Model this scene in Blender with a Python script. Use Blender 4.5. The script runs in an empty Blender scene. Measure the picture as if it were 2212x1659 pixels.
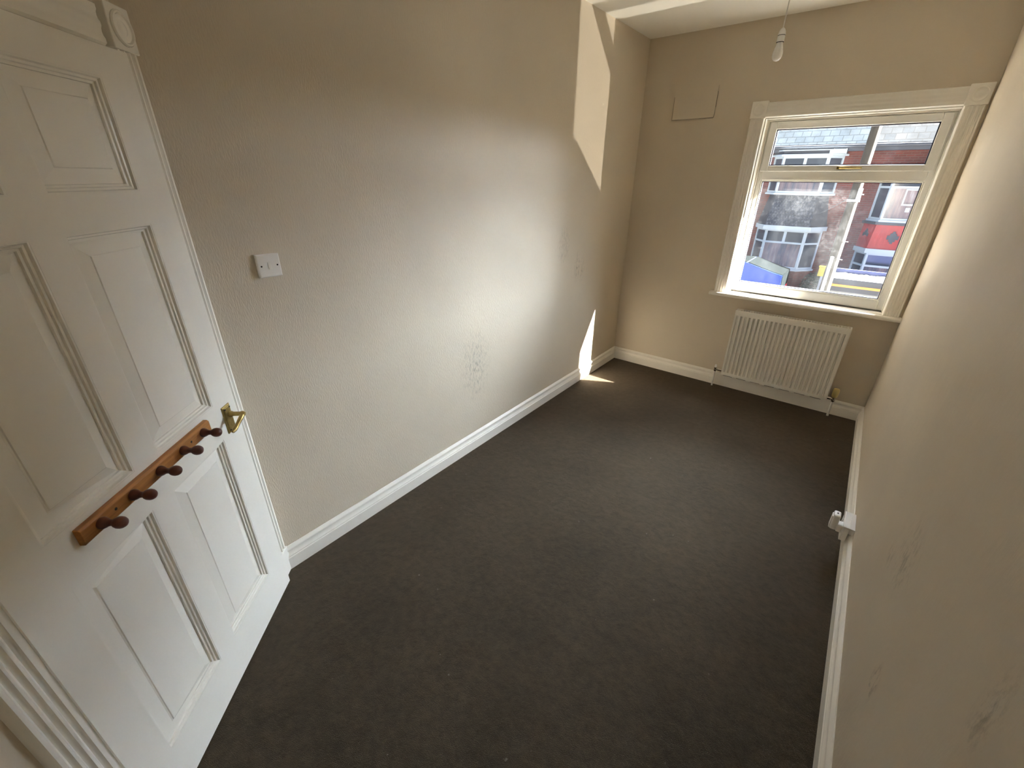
import bpy, math, random
from mathutils import Vector, Matrix

# ------------------------------------------------------------------ camera, world, sun, exposure
SC = bpy.context.scene
COL = SC.collection
random.seed(7)
F_PX, YAW, PITCH, ROLL = 927.09, 0.66292, 0.44942, 0.00786
CAM = Vector((1.7926, 0.1220, 1.7410))
fw = Vector((-math.sin(YAW) * math.cos(PITCH), math.cos(YAW) * math.cos(PITCH), -math.sin(PITCH)))
rt = fw.cross(Vector((0, 0, 1))).normalized()
up = rt.cross(fw)
rt, up = (math.cos(ROLL) * rt + math.sin(ROLL) * up), (-math.sin(ROLL) * rt + math.cos(ROLL) * up)
cd = bpy.data.cameras.new('camera')
cd.sensor_fit = 'HORIZONTAL'
cd.sensor_width = 36.0
cd.lens = F_PX / 2212.0 * 36.0
cd.clip_start = 0.02
cam = bpy.data.objects.new('camera', cd)
COL.objects.link(cam)
cam.matrix_world = Matrix(((rt.x, up.x, -fw.x, CAM.x), (rt.y, up.y, -fw.y, CAM.y), (rt.z, up.z, -fw.z, CAM.z), (0, 0, 0, 1)))
SC.camera = cam

SUN_DIR = Vector((-0.713, -0.371, -0.595)).normalized()      # the way the light travels
w = bpy.data.worlds.new('sky')
SC.world = w
w.use_nodes = True
wn, wl = w.node_tree.nodes, w.node_tree.links
bg = wn['Background']
sky = wn.new('ShaderNodeTexSky')
sky.sky_type = 'NISHITA'
sky.sun_disc = False
sky.sun_elevation = math.asin(-SUN_DIR.z)
sky.sun_rotation = math.atan2(-SUN_DIR.x, -SUN_DIR.y)
sky.air_density = 1.0
sky.dust_density = 2.5
sky.ozone_density = 1.0
wl.new(sky.outputs[0], bg.inputs[0])
bg.inputs[1].default_value = 0.22

sd = bpy.data.lights.new('sun', 'SUN')
sd.energy = 215.0
sd.angle = math.radians(0.53)
sd.color = (1.0, 0.90, 0.76)
sun = bpy.data.objects.new('sun', sd)
COL.objects.link(sun)
sun.rotation_euler = SUN_DIR.to_track_quat('-Z', 'Y').to_euler()
sun.location = (12, 14, 14)

# added fill lamp: a very soft, wide sun brightening the room from above the roofs
hd_ = bpy.data.lights.new('sky_fill', 'SUN')
hd_.energy = 38.0
hd_.angle = math.radians(68)
hd_.color = (0.85, 0.93, 1.0)
glow = bpy.data.objects.new('sky_fill', hd_)
COL.objects.link(glow)
glow.rotation_euler = Vector((-0.45, -0.70, -0.55)).to_track_quat('-Z', 'Y').to_euler()
glow.location = (8, 18, 12)

# added spot lamp standing in for sun off a parked windscreen; no car built
gd = bpy.data.lights.new('glint_spot', 'SPOT')
gd.energy = 6500.0
gd.spot_size = math.radians(24)
gd.spot_blend = 0.2
gd.shadow_soft_size = 0.03
gd.color = (1.0, 0.90, 0.74)
glint = bpy.data.objects.new('glint_spot', gd)
COL.objects.link(glint)
glint.location = (7.2, 8.1, -1.9)
glint.rotation_euler = (Vector((1.5, 4.3, 1.5)) - glint.location).to_track_quat('-Z', 'Y').to_euler()

pd = bpy.data.lights.new('window_portal', 'AREA')               # samples the sky through the window, emits nothing
pd.shape = 'RECTANGLE'
pd.size, pd.size_y = 1.12, 1.36
pd.cycles.is_portal = True
por = bpy.data.objects.new('window_portal', pd)
COL.objects.link(por)
por.location = (1.51, 4.53, 1.50)
por.rotation_euler = (math.radians(-90), 0, 0)

vs = SC.view_settings
vs.view_transform = 'Standard'
vs.look = 'None'
vs.gamma = 1.0
vs.use_curve_mapping = False
vs.exposure = 1.25
SC.cycles.max_bounces = 14
SC.cycles.diffuse_bounces = 10
SC.cycles.glossy_bounces = 4
SC.cycles.transparent_max_bounces = 12
SC.cycles.sample_clamp_indirect = 12.0
SC.cycles.caustics_reflective = False
SC.cycles.caustics_refractive = False
SC.cycles.use_denoising = True

# ------------------------------------------------------------------ room sizes (metres)
W, D, H = 2.154, 4.190, 2.745
HB, TB = 0.124, 0.022             # skirting
YF, YO = 4.285, 4.510             # window frame front, outside face of the wall
A = Vector((0.0900, 0.6022, 0.0)); ANG = -0.85779     # door leaf: free edge, direction to the hinge
E_ = Vector((math.cos(ANG), math.sin(ANG), 0)); N_ = Vector((-E_.y, E_.x, 0))
DEL = 0.0414
AW = A + E_ * -0.09 + N_ * -0.055                      # corner wall frame
ANGW = ANG + DEL

# ------------------------------------------------------------------ helpers
class MB:
    def __init__(s): s.v, s.f, s.m = [], [], Matrix.Identity(4)
    def add(s, vs, fs):
        b = len(s.v); s.v += [tuple(s.m @ Vector(v)) for v in vs]; s.f += [tuple(i + b for i in f) for f in fs]; return s
    def box(s, x0, x1, y0, y1, z0, z1):
        return s.add([(x0,y0,z0),(x1,y0,z0),(x1,y1,z0),(x0,y1,z0),(x0,y0,z1),(x1,y0,z1),(x1,y1,z1),(x0,y1,z1)],
                     [(0,3,2,1),(4,5,6,7),(0,1,5,4),(1,2,6,5),(2,3,7,6),(3,0,4,7)])
    def prism(s, prof, o, u, v, ext):          # profile (a,b) -> o + a*u + b*v, swept along ext
        o, u, v, ext = Vector(o), Vector(u), Vector(v), Vector(ext); n = len(prof)
        p0 = [o + u * a + v * b for a, b in prof]; vs = p0 + [q + ext for q in p0]
        fs = [(i, (i + 1) % n, n + (i + 1) % n, n + i) for i in range(n)] + [tuple(range(n))[::-1], tuple(range(n, 2 * n))]
        return s.add(vs, fs)
    def miter(s, prof, o, u, v, ext, m0=0.0, m1=0.0):   # like prism, ends cut at an angle: shift = m * a
        o, u, v, ext = Vector(o), Vector(u), Vector(v), Vector(ext); d = ext.normalized(); n = len(prof)
        vs = [o + u * a + v * b + d * (m0 * a) for a, b in prof] + [o + u * a + v * b + ext - d * (m1 * a) for a, b in prof]
        fs = [(i, (i + 1) % n, n + (i + 1) % n, n + i) for i in range(n)] + [tuple(range(n))[::-1], tuple(range(n, 2 * n))]
        return s.add(vs, fs)
    def lathe(s, prof, o, ax, seg=20):         # profile (r,h) around axis ax from o
        o, ax = Vector(o), Vector(ax).normalized()
        a = ax.orthogonal().normalized(); b = ax.cross(a); vs = []; k = len(prof)
        for r, h in prof:
            for i in range(seg):
                t = 2 * math.pi * i / seg; vs.append(o + ax * h + (a * math.cos(t) + b * math.sin(t)) * max(r, 1e-5))
        fs = [(j*seg+i, j*seg+(i+1)%seg, (j+1)*seg+(i+1)%seg, (j+1)*seg+i) for j in range(k-1) for i in range(seg)]
        fs += [tuple(range(seg))[::-1], tuple(range((k-1)*seg, k*seg))]
        return s.add(vs, fs)
    def tube(s, pts, r, seg=10):
        pts = [Vector(p) for p in pts]; vs = []; k = len(pts); ref = None
        for i, p in enumerate(pts):
            t = (pts[min(i+1, k-1)] - pts[max(i-1, 0)]).normalized()
            if ref is None: ref = t.orthogonal().normalized()
            a = (ref - t * ref.dot(t)).normalized(); ref = a; b = t.cross(a); ri = r[i] if isinstance(r, (list, tuple)) else r
            for j in range(seg):
                q = 2 * math.pi * j / seg; vs.append(p + (a * math.cos(q) + b * math.sin(q)) * ri)
        fs = [(j*seg+i, j*seg+(i+1)%seg, (j+1)*seg+(i+1)%seg, (j+1)*seg+i) for j in range(k-1) for i in range(seg)]
        fs += [tuple(range(seg))[::-1], tuple(range((k-1)*seg, k*seg))]
        return s.add(vs, fs)
    def mesh(s, name):
        me = bpy.data.meshes.new(name); me.from_pydata(s.v, [], s.f); me.validate(); return me
    def build(s, name, mat, parent=None, bevel=0.0, smooth=False, seg=2):
        import bmesh
        me = s.mesh(name); bm = bmesh.new(); bm.from_mesh(me); bmesh.ops.recalc_face_normals(bm, faces=bm.faces); bm.to_mesh(me); bm.free()
        o = bpy.data.objects.new(name, me); COL.objects.link(o); me.materials.append(mat)
        if parent: o.parent = parent
        if smooth:
            for p in me.polygons: p.use_smooth = True
            try: me.set_sharp_from_angle(angle=math.radians(38))
            except Exception: pass
        if bevel:
            b = o.modifiers.new('bevel', 'BEVEL'); b.width = bevel; b.segments = seg; b.limit_method = 'ANGLE'; b.angle_limit = math.radians(35); b.harden_normals = False
        return o

def tag(o, label, cat=None, group=None, kind=None):
    o['label'] = label
    if cat: o['category'] = cat
    if group: o['group'] = group
    if kind: o['kind'] = kind
    return o
def empty(name, loc, rz=0.0):
    o = bpy.data.objects.new(name, None); COL.objects.link(o); o.location = loc; o.rotation_euler = (0, 0, rz); o.empty_display_size = 0.1
    return o
def copy_part(o, parent, loc=None):
    c = o.copy(); COL.objects.link(c); c.parent = parent
    if loc is not None: c.location = loc
    return c

# ------------------------------------------------------------------ materials
def mat(name, col, rough=0.5, metal=0.0, spec=0.5, coat=0.0):
    m = bpy.data.materials.new(name); m.use_nodes = True; b = m.node_tree.nodes['Principled BSDF']
    b.inputs['Base Color'].default_value = (*col, 1); b.inputs['Roughness'].default_value = rough; b.inputs['Metallic'].default_value = metal
    b.inputs['Specular IOR Level'].default_value = spec
    if coat: b.inputs['Coat Weight'].default_value = coat; b.inputs['Coat Roughness'].default_value = 0.08
    m['b'] = 1
    return m
def nt(m): return m.node_tree.nodes, m.node_tree.links, m.node_tree.nodes['Principled BSDF']
def noise(n, l, scale, detail=4, rough=0.55, vec=None, stretch=None):
    t = n.new('ShaderNodeTexNoise'); t.inputs['Scale'].default_value = scale; t.inputs['Detail'].default_value = detail; t.inputs['Roughness'].default_value = rough
    if stretch:
        mp = n.new('ShaderNodeMapping'); mp.inputs['Scale'].default_value = stretch; l.new(vec, mp.inputs['Vector']); l.new(mp.outputs[0], t.inputs['Vector'])
    elif vec: l.new(vec, t.inputs['Vector'])
    return t
def ramp(n, l, src, stops):
    r = n.new('ShaderNodeValToRGB'); e = r.color_ramp.elements
    while len(e) > 1: e.remove(e[0])
    for i, (p, c) in enumerate(stops):
        k = e[0] if i == 0 else e.new(p)
        k.position = p; k.color = (*c, 1) if len(c) == 3 else c
    l.new(src, r.inputs[0]); return r
def bump(n, l, b, h, strength, dist, chain=None):
    k = n.new('ShaderNodeBump'); k.inputs['Strength'].default_value = strength; k.inputs['Distance'].default_value = dist
    l.new(h, k.inputs['Height'])
    if chain: l.new(chain.outputs[0], k.inputs['Normal'])
    l.new(k.outputs[0], b.inputs['Normal']); return k
def mixc(n, l, fac, a, b, mode='MIX'):
    k = n.new('ShaderNodeMix'); k.data_type = 'RGBA'; k.blend_type = mode
    for s, v in ((0, fac), (6, a), (7, b)):
        if isinstance(v, (int, float)): k.inputs[s].default_value = v
        elif isinstance(v, tuple): k.inputs[s].default_value = (*v, 1)
        else: l.new(v, k.inputs[s])
    return k.outputs[2]
def math_(n, l, op, a, b=None, c=None):
    k = n.new('ShaderNodeMath'); k.operation = op
    for i, v in enumerate((a, b, c)):
        if v is None: continue
        if isinstance(v, (int, float)): k.inputs[i].default_value = v
        else: l.new(v, k.inputs[i])
    return k.outputs[0]
def scuffs(n, l, pos, spots):
    """dirt marks: a soft blob round each spot, broken up by noise"""
    tot = None
    br = noise(n, l, 55, 5, 0.7, pos, (1, 1, .45))
    gr = ramp(n, l, br.outputs[0], [(0.47, (0, 0, 0)), (0.66, (1, 1, 1))]).outputs[0]
    for (c, r, a) in spots:
        mp = n.new('ShaderNodeMapping'); mp.vector_type = 'TEXTURE'; mp.inputs['Location'].default_value = c; mp.inputs['Scale'].default_value = r
        l.new(pos, mp.inputs['Vector']); g = n.new('ShaderNodeTexGradient'); g.gradient_type = 'SPHERICAL'; l.new(mp.outputs[0], g.inputs[0])
        k = math_(n, l, 'MULTIPLY', g.outputs[1], a)
        tot = k if tot is None else math_(n, l, 'ADD', tot, k)
    return math_(n, l, 'MULTIPLY', tot, gr)

WALL = (0.635, 0.56, 0.45)
def wall_mat(name, tex, spots=(), lump=0.0):
    m = mat(name, WALL, 0.62, spec=0.35); n, l, b = nt(m); g = n.new('ShaderNodeNewGeometry'); pos = g.outputs['Position']
    big = noise(n, l, 1.6, 3, 0.5, pos)
    col = mixc(n, l, ramp(n, l, big.outputs[0], [(0.35, (0, 0, 0)), (0.7, (1, 1, 1))]).outputs[0], tuple(c * 0.96 for c in WALL), tuple(min(1, c * 1.03) for c in WALL))
    if spots:
        col = mixc(n, l, scuffs(n, l, pos, spots), col, (0.17, 0.155, 0.13))
    l.new(col, b.inputs['Base Color'])
    fine = noise(n, l, 190, 3, 0.6, pos, (1, 1, 0.28))
    k = bump(n, l, b, fine.outputs[0], tex, 0.0025)
    mid = noise(n, l, 22, 4, 0.6, pos, (1, 1, 0.6))
    k2 = bump(n, l, b, mid.outputs[0], 0.10, 0.004, k)
    if lump:
        lm = noise(n, l, 5.0, 4, 0.6, pos, (1, 1, 0.5))
        bump(n, l, b, lm.outputs[0], lump, 0.02, k2)
    return m
M = {}
M['wall_l'] = wall_mat('textured_wallpaper', 0.6, [((0, 2.03, .62), (.1, .16, .30), .75), ((0, 3.27, 1.08), (.1, .05, .14), .9), ((0, 3.05, 1.27), (.1, .10, .16), .6), ((0, 3.35, 1.05), (.1, .06, .12), .5)])
M['wall_b'] = wall_mat('papered_wall', 0.18)
M['wall_r'] = wall_mat('lumpy_plaster', 0.22, [((W, 1.60, .72), (.1, .14, .16), .55), ((W, 1.33, .46), (.1, .05, .08), 1.0), ((W, .90, .98), (.1, .05, .12), .6), ((W, 1.75, .60), (.1, .06, .06), .5)], 0.30)
def gloss_white(name, col=(0.86, 0.835, 0.77), rough=0.25, brush=0.10):
    m = mat(name, col, rough, spec=0.5); n, l, b = nt(m); g = n.new('ShaderNodeNewGeometry')
    a = noise(n, l, 3.0, 4, 0.6, g.outputs['Position'])
    l.new(mixc(n, l, a.outputs[0], tuple(c * .96 for c in col), col), b.inputs['Base Color'])
    f = noise(n, l, 70, 3, 0.6, g.outputs['Position'], (1, 1, .35))
    if brush: bump(n, l, b, f.outputs[0], brush, 0.0015)
    return m
M['gloss'] = gloss_white('white_gloss_paint')
M['satin'] = gloss_white('white_satin_trim', (0.86, 0.83, 0.765), 0.40, 0.0)
M['upvc'] = mat('white_upvc', (0.80, 0.79, 0.75), 0.30)
M['rad'] = mat('white_radiator_enamel', (0.80, 0.78, 0.72), 0.35)
M['plastic'] = mat('white_plastic', (0.82, 0.80, 0.77), 0.35)
M['ceil'] = mat('ceiling_paint', (0.92, 0.90, 0.83), 0.8)
M['gasket'] = mat('black_gasket', (0.03, 0.03, 0.05), 0.6)
M['dark'] = mat('dark_slot', (0.02, 0.018, 0.015), 0.7)
M['chrome'] = mat('chrome', (0.62, 0.58, 0.52), 0.22, 1.0)
M['cream'] = mat('yellowed_plastic', (0.62, 0.50, 0.20), 0.45)
M['lampglass'] = mat('opal_bulb', (0.86, 0.84, 0.80), 0.25)
n, l, b = nt(M['ceil']); g = n.new('ShaderNodeNewGeometry'); f = noise(n, l, 40, 4, .6, g.outputs['Position']); bump(n, l, b, f.outputs[0], .15, .003)
# brass
M['brass'] = mat('aged_brass', (0.40, 0.29, 0.10), 0.33, 1.0); n, l, b = nt(M['brass']); g = n.new('ShaderNodeNewGeometry')
a = noise(n, l, 90, 4, .6, g.outputs['Position']); l.new(mixc(n, l, a.outputs[0], (0.26, 0.18, 0.06), (0.55, 0.42, 0.17)), b.inputs['Base Color'])
# woods
def wood(name, c0, c1, rough):
    m = mat(name, c1, rough); n, l, b = nt(m); t = n.new('ShaderNodeTexCoord')
    a = noise(n, l, 9, 6, .65, t.outputs['Object'], (.7, 6, 9)); l.new(ramp(n, l, a.outputs[0], [(.32, c0), (.68, c1)]).outputs[0], b.inputs['Base Color']); bump(n, l, b, a.outputs[0], .08, .001)
    return m
M['oak'] = wood('orange_pine', (0.30, 0.115, 0.025), (0.50, 0.22, 0.055), 0.38)
M['peg'] = wood('dark_red_wood', (0.085, 0.022, 0.010), (0.15, 0.042, 0.020), 0.42)
# carpet
M['carpet'] = mat('dark_brown_carpet', (0.05, 0.04, 0.03), 1.0, spec=0.05); n, l, b = nt(M['carpet']); g = n.new('ShaderNodeNewGeometry'); pos = g.outputs['Position']
a = noise(n, l, 2.2, 5, .62, pos); c = noise(n, l, 26, 6, .72, pos); d_ = noise(n, l, 420, 2, .6, pos)
c1 = ramp(n, l, a.outputs[0], [(.30, (0.037, 0.0275, 0.0170)), (.70, (0.065, 0.0490, 0.0315))]).outputs[0]
c2 = mixc(n, l, ramp(n, l, c.outputs[0], [(.38, (0, 0, 0)), (.62, (1, 1, 1))]).outputs[0], (0.74, 0.72, 0.69), (1.12, 1.10, 1.06))
c3 = mixc(n, l, 1.0, c1, c2, 'MULTIPLY')
c4 = mixc(n, l, 1.0, c3, ramp(n, l, d_.outputs[0], [(.3, (.6, .6, .6)), (.7, (1.35, 1.35, 1.35))]).outputs[0], 'MULTIPLY')
lint = noise(n, l, 38, 2, .5, pos); c5 = mixc(n, l, ramp(n, l, lint.outputs[0], [(.745, (0, 0, 0)), (.78, (1, 1, 1))]).outputs[0], c4, (0.16, 0.14, 0.12))
l.new(c5, b.inputs['Base Color']); k = bump(n, l, b, d_.outputs[0], .8, .006); bump(n, l, b, c.outputs[0], .5, .012, k)
b.inputs['Sheen Weight'].default_value = 0.35; b.inputs['Sheen Roughness'].default_value = 0.6; b.inputs['Sheen Tint'].default_value = (0.5, 0.42, 0.34, 1)
# dusty glass
def glass(name, dirt):
    m = bpy.data.materials.new(name); m.use_nodes = True; n, l = m.node_tree.nodes, m.node_tree.links
    for x in list(n):
        if x.type != 'OUTPUT_MATERIAL': n.remove(x)
    out = [x for x in n if x.type == 'OUTPUT_MATERIAL'][0]
    tr = n.new('ShaderNodeBsdfTransparent'); tr.inputs[0].default_value = (0.93, 0.95, 0.97, 1)
    gl = n.new('ShaderNodeBsdfGlossy'); gl.inputs['Roughness'].default_value = 0.02
    fr = n.new('ShaderNodeFresnel'); fr.inputs[0].default_value = 1.45
    m1 = n.new('ShaderNodeMixShader'); l.new(math_(n, l, 'MULTIPLY', fr.outputs[0], .8), m1.inputs[0]); l.new(tr.outputs[0], m1.inputs[1]); l.new(gl.outputs[0], m1.inputs[2])
    if dirt:
        g = n.new('ShaderNodeNewGeometry'); pos = g.outputs['Position']
        a = noise(n, l, 3.2, 5, .6, pos, (1, 1, .7)); s = noise(n, l, 26, 5, .75, pos, (.55, 1, 1.3)); wv = noise(n, l, 9, 6, .8, pos)
        d1 = ramp(n, l, a.outputs[0], [(.42, (.010, .010, .010)), (.70, (.07, .07, .07))]).outputs[0]
        d2 = ramp(n, l, s.outputs[0], [(.60, (0, 0, 0)), (.72, (.07, .07, .07))]).outputs[0]
        d3 = ramp(n, l, wv.outputs[0], [(.475, (0, 0, 0)), (.497, (.10, .10, .10)), (.52, (0, 0, 0))]).outputs[0]
        msk = ramp(n, l, a.outputs[0], [(.50, (0, 0, 0)), (.60, (1, 1, 1))]).outputs[0]
        tot = math_(n, l, 'ADD', math_(n, l, 'ADD', d1, d2), math_(n, l, 'MULTIPLY', d3, msk))
        tot = math_(n, l, 'MULTIPLY', tot, dirt)
        df = n.new('ShaderNodeBsdfTranslucent'); df.inputs[0].default_value = (.8, .85, .9, 1)
        m2 = n.new('ShaderNodeMixShader'); l.new(tot, m2.inputs[0]); l.new(m1.outputs[0], m2.inputs[1]); l.new(df.outputs[0], m2.inputs[2]); m1 = m2
    l.new(m1.outputs[0], out.inputs[0]); return m
M['glass'] = glass('dusty_window_glass', 0.065)

# ------------------------------------------------------------------ room shell
def struct(o, label, cat): return tag(o, label, cat, kind='structure')
X0 = (AW + Vector((math.cos(ANGW), math.sin(ANGW), 0)) * 0.0)
EW = Vector((math.cos(ANGW), math.sin(ANGW), 0)); NW = Vector((-EW.y, EW.x, 0))
s_c = -AW.x / EW.x; CORNER = AW + EW * s_c                     # where the corner wall meets the left wall
S_END = 1.22; P_END = AW + EW * S_END                          # its other end
YB = P_END.y
def poly_slab(name, pts, z0, z1, m):
    return MB().prism([(p[0], p[1]) for p in pts], (0, 0, z0), (1, 0, 0), (0, 1, 0), (0, 0, z1 - z0)).build(name, m)
room = [(-0.1, CORNER.y - .05), (-0.1, D + .1), (W + .1, D + .1), (W + .1, YB - .1), (P_END.x - .05, YB - .1)]
struct(poly_slab('floor', room, -0.06, 0.0, M['carpet']), 'dark brown carpet covering the whole bedroom floor', 'floor')
struct(poly_slab('ceiling', room, H, H + .08, M['ceil']), 'off-white painted ceiling above the bedroom', 'ceiling')
struct(MB().box(-.12, 0, CORNER.y - .06, D + .02, -.05, H + .05).build('wall_left', M['wall_l']), 'long greige wall with fine textured wallpaper and a light switch', 'wall')
struct(MB().box(W, W + .12, YB - .1, D + .02, -.05, H + .05).build('wall_right', M['wall_r']), 'uneven greige plaster wall with grey scuff marks above the socket', 'wall')
struct(MB().box(P_END.x - .1, W + .1, YB - .12, YB, -.05, H + .05).build('wall_front', M['wall_b']), 'greige wall facing the window', 'wall')
wx0, wx1, wz0, wz1 = 0.968, 2.042, 0.822, 2.145
mb = MB()
mb.box(-.12, wx0, D, YO, -.05, H + .08).box(wx1, W + .12, D, YO, -.05, H + .08).box(wx0, wx1, D, YO, -.05, wz0).box(wx0, wx1, D, YO, wz1, H + .08)
wb = struct(mb.build('wall_back', M['wall_b']), 'greige end wall around the window and above the radiator', 'wall')
# papered-over vent: a shallow plate under the paint
MB().box(.272, .600, D - .008, D + .01, 2.172, 2.385).build('vent_patch', M['wall_b'], wb, .001)
M['edge_shade'] = mat('vent_edge_shade', (.34, .29, .22), .9)
MB().box(.270, .596, D - .0092, D, 2.1690, 2.1722).box(.2690, .2722, D - .0092, D, 2.1690, 2.330).box(.5995, .602, D - .0092, D, 2.24, 2.345).build('vent_shade_line', M['edge_shade'], wb)  # thin dark strips painted as the shade line along the patch edges
# corner wall that carries the door (own frame: x along the wall, y into the room)
cw = empty('wall_corner', AW, ANGW)
struct(cw, 'short diagonal greige wall holding the white panelled door', 'wall')
MB().box(s_c - .0, S_END, -.12, 0, -.05, H + .05).build('plaster', M['wall_b'], cw)

# skirting boards
def skirt_prof(h=HB, t=TB):
    return [(0, 0), (t, 0), (t, h*.53), (t-.0035, h*.56), (t-.0035, h*.60), (t-.010, h*.66), (t-.0125, h*.74), (t-.012, h*.80),
            (t-.0075, h*.83), (t-.0065, h*.87), (t-.0085, h*.91), (t-.014, h*.955), (.004, h), (0, h)]
SP = skirt_prof()
y_s = CORNER.y + .012
struct(MB().miter(SP, (0, y_s, 0), (1, 0, 0), (0, 0, 1), (0, D - y_s, 0), 0.0, 1.0).build('baseboard_left', M['satin'], None, 0, True), 'white moulded skirting along the textured wallpaper wall', 'skirting')
struct(MB().miter(SP, (W, YB, 0), (-1, 0, 0), (0, 0, 1), (0, D - YB, 0), 0.0, 1.0).build('baseboard_right', M['satin'], None, 0, True), 'white moulded skirting below the scuffed plaster wall', 'skirting')
bb = struct(MB().miter(SP, (0, D, 0), (0, -1, 0), (0, 0, 1), (1.045, 0, 0), 1.0, 0.0).build('baseboard_back', M['satin'], None, 0, True), 'white skirting under the window, plain behind the radiator', 'skirting')
MB().prism([(0, 0), (.021, 0), (.021, .118), (.018, .122), (0, .122)], (1.045, D, 0), (0, -1, 0), (0, 0, 1), (.895, 0, 0)).build('plain_board', M['satin'], bb)
MB().miter(SP, (1.940, D, 0), (0, -1, 0), (0, 0, 1), (W - 1.940, 0, 0), 0.0, 1.0).build('end_board', M['satin'], bb, 0, True)
struct(MB().miter(SP, (P_END.x, YB, 0), (0, 1, 0), (0, 0, 1), (W - P_END.x, 0, 0), 0, 1).build('baseboard_front', M['satin'], None, 0, True), 'white skirting on the wall facing the window', 'skirting')

# ------------------------------------------------------------------ fluted architrave profile
def flutes(wd, t, k, d):
    p = [(0, 0), (0, t * .55), (.006, t)]
    a, b_ = .012, wd - .012; st = (b_ - a) / k
    for i in range(k):
        q = a + i * st
        p += [(q + st * .12, t), (q + st * .28, t - d * .75), (q + st * .5, t - d), (q + st * .72, t - d * .75), (q + st * .88, t)]
    return p + [(wd - .006, t), (wd, t * .55), (wd, 0)]
def rosette(mb, c, ax, r, h):
    mb.lathe([(r, -.002), (r, h * .5), (r * .93, h), (r * .84, h), (r * .76, h * .35), (r * .50, h * .15), (r * .42, h * .3), (r * .30, h * .8), (r * .12, h), (0, h)], c, ax, 28)

# ------------------------------------------------------------------ window
win = struct(empty('window_1', (1.505, YF, .853)), 'white window with a top opening light over one large pane', 'window')
def wpart(mb, name, m, parent=None, bevel=0.0, smooth=False):
    o = mb.build(name, m, parent or win, bevel, smooth)
    if parent is None or parent is win: o.matrix_parent_inverse = Matrix.Translation((-1.505, -YF, -.853))
    return o
fx0, fx1, fz0, fz1 = .979, 2.040, .860, 2.138
def ring(mb, x0, x1, z0, z1, wl_, wr, wb_, wt, y0, y1):
    mb.box(x0, x0 + wl_, y0, y1, z0, z1).box(x1 - wr, x1, y0, y1, z0, z1).box(x0 + wl_, x1 - wr, y0, y1, z0, z0 + wb_).box(x0 + wl_, x1 - wr, y0, y1, z1 - wt, z1); return mb
wpart(ring(MB(), fx0, fx1, fz0, fz1, .040, .040, .066, .034, YF, YF + .07), 'frame', M['upvc'], None, .004)
wpart(MB().box(fx0 + .04, fx1 - .04, YF, YF + .07, 1.734, 1.800), 'transom', M['upvc'], None, .003)
wpart(ring(MB(), fx0 + .040, fx1 - .040, fz0 + .066, 1.734, .010, .010, .012, .010, YF + .006, YF + .03), 'glazing_bead', M['upvc'], None, .003)
wpart(ring(MB(), 1.0285, 1.9905, .9375, 1.7245, .005, .005, .005, .005, YF + .012, YF + .04), 'gasket', M['gasket'])
wpart(MB().box(1.030, 1.989, YF + .026, YF + .031, .939, 1.723), 'pane', M['glass'])
sash = wpart(ring(MB(), 1.000, 2.020, 1.794, 2.124, .050, .050, .040, .048, YF - .016, YF + .05), 'opening_light', M['upvc'], None, .005)
wpart(ring(MB(), 1.050, 1.970, 1.834, 2.076, .006, .006, .006, .006, YF + .000, YF + .03), 'gasket', M['gasket'], sash)
wpart(MB().box(1.053, 1.967, YF + .018, YF + .023, 1.837, 2.073), 'pane', M['glass'], sash)
hd = wpart(MB().box(1.492, 1.545, YF - .024, YF - .012, 1.806, 1.828), 'handle', M['brass'], sash, .003)
wpart(MB().tube([(1.515, YF - .022, 1.817), (1.515, YF - .046, 1.817), (1.53, YF - .052, 1.817), (1.58, YF - .054, 1.816), (1.640, YF - .050, 1.815)], [.008, .008, .008, .0075, .006], 8), 'lever', M['brass'], sash, 0, True)
# painted wooden lining of the recess
lin = ring(MB(), wx0, wx1, .853, wz1, .011, .002, .002, .007, D - .004, YF + .01)
wpart(lin, 'reveal_lining', M['satin'])
wpart(ring(MB(), .979, 2.040, .855, 2.138, .010, .006, .0, .010, YF - .020, YF), 'stop_bead', M['satin'], None, .002)
# outside sill
wpart(MB().box(wx0 - .03, wx1 + .03, YF + .05, YO + .05, wz0 - .04, .865), 'outer_sill', M['upvc'])

tr = struct(empty('trim_1', (.872, D, .853)), 'fluted white architrave and sill around the window', 'window surround')
FP = flutes(.098, .022, 4, .005); FPH = flutes(.098, .020, 3, .002)
def tpart(mb, name, m=M['satin'], bevel=0.0, smooth=False, parent=None):
    o = mb.build(name, m, parent or tr, bevel, smooth)
    if parent is None: o.matrix_parent_inverse = Matrix.Translation((-.872, -D, -.853))
    return o
tpart(MB().prism(FP, (.872, D, .853), (1, 0, 0), (0, -1, 0), (0, 0, 2.147 - .853)), 'jamb', smooth=True)
tpart(MB().prism(FP, (2.040, D, .853), (1, 0, 0), (0, -1, 0), (0, 0, 2.142 - .853)), 'jamb', smooth=True)
tpart(MB().prism(FPH, (.970, D, 2.145), (0, 0, 1), (0, -1, 0), (1.070, 0, 0)), 'head', smooth=True)
for x in (.868, 2.036):
    cb = tpart(MB().box(x, x + .106, D - .026, D, 2.143, 2.252), 'corner_block', bevel=.003)
    mb = MB(); rosette(mb, (x + .053, D - .026, 2.1975), (0, -1, 0), .040, .004); tpart(mb, 'rosette', smooth=True, parent=cb)
nose = [(-.06, 0), (.050, 0), (.056, .006), (.058, .014), (.056, .022), (.050, .028), (-.06, .028)]
tpart(MB().prism(nose, (.843, D, .825), (0, -1, 0), (0, 0, 1), (W - .843 - .002, 0, 0)), 'sill', smooth=True)

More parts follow.
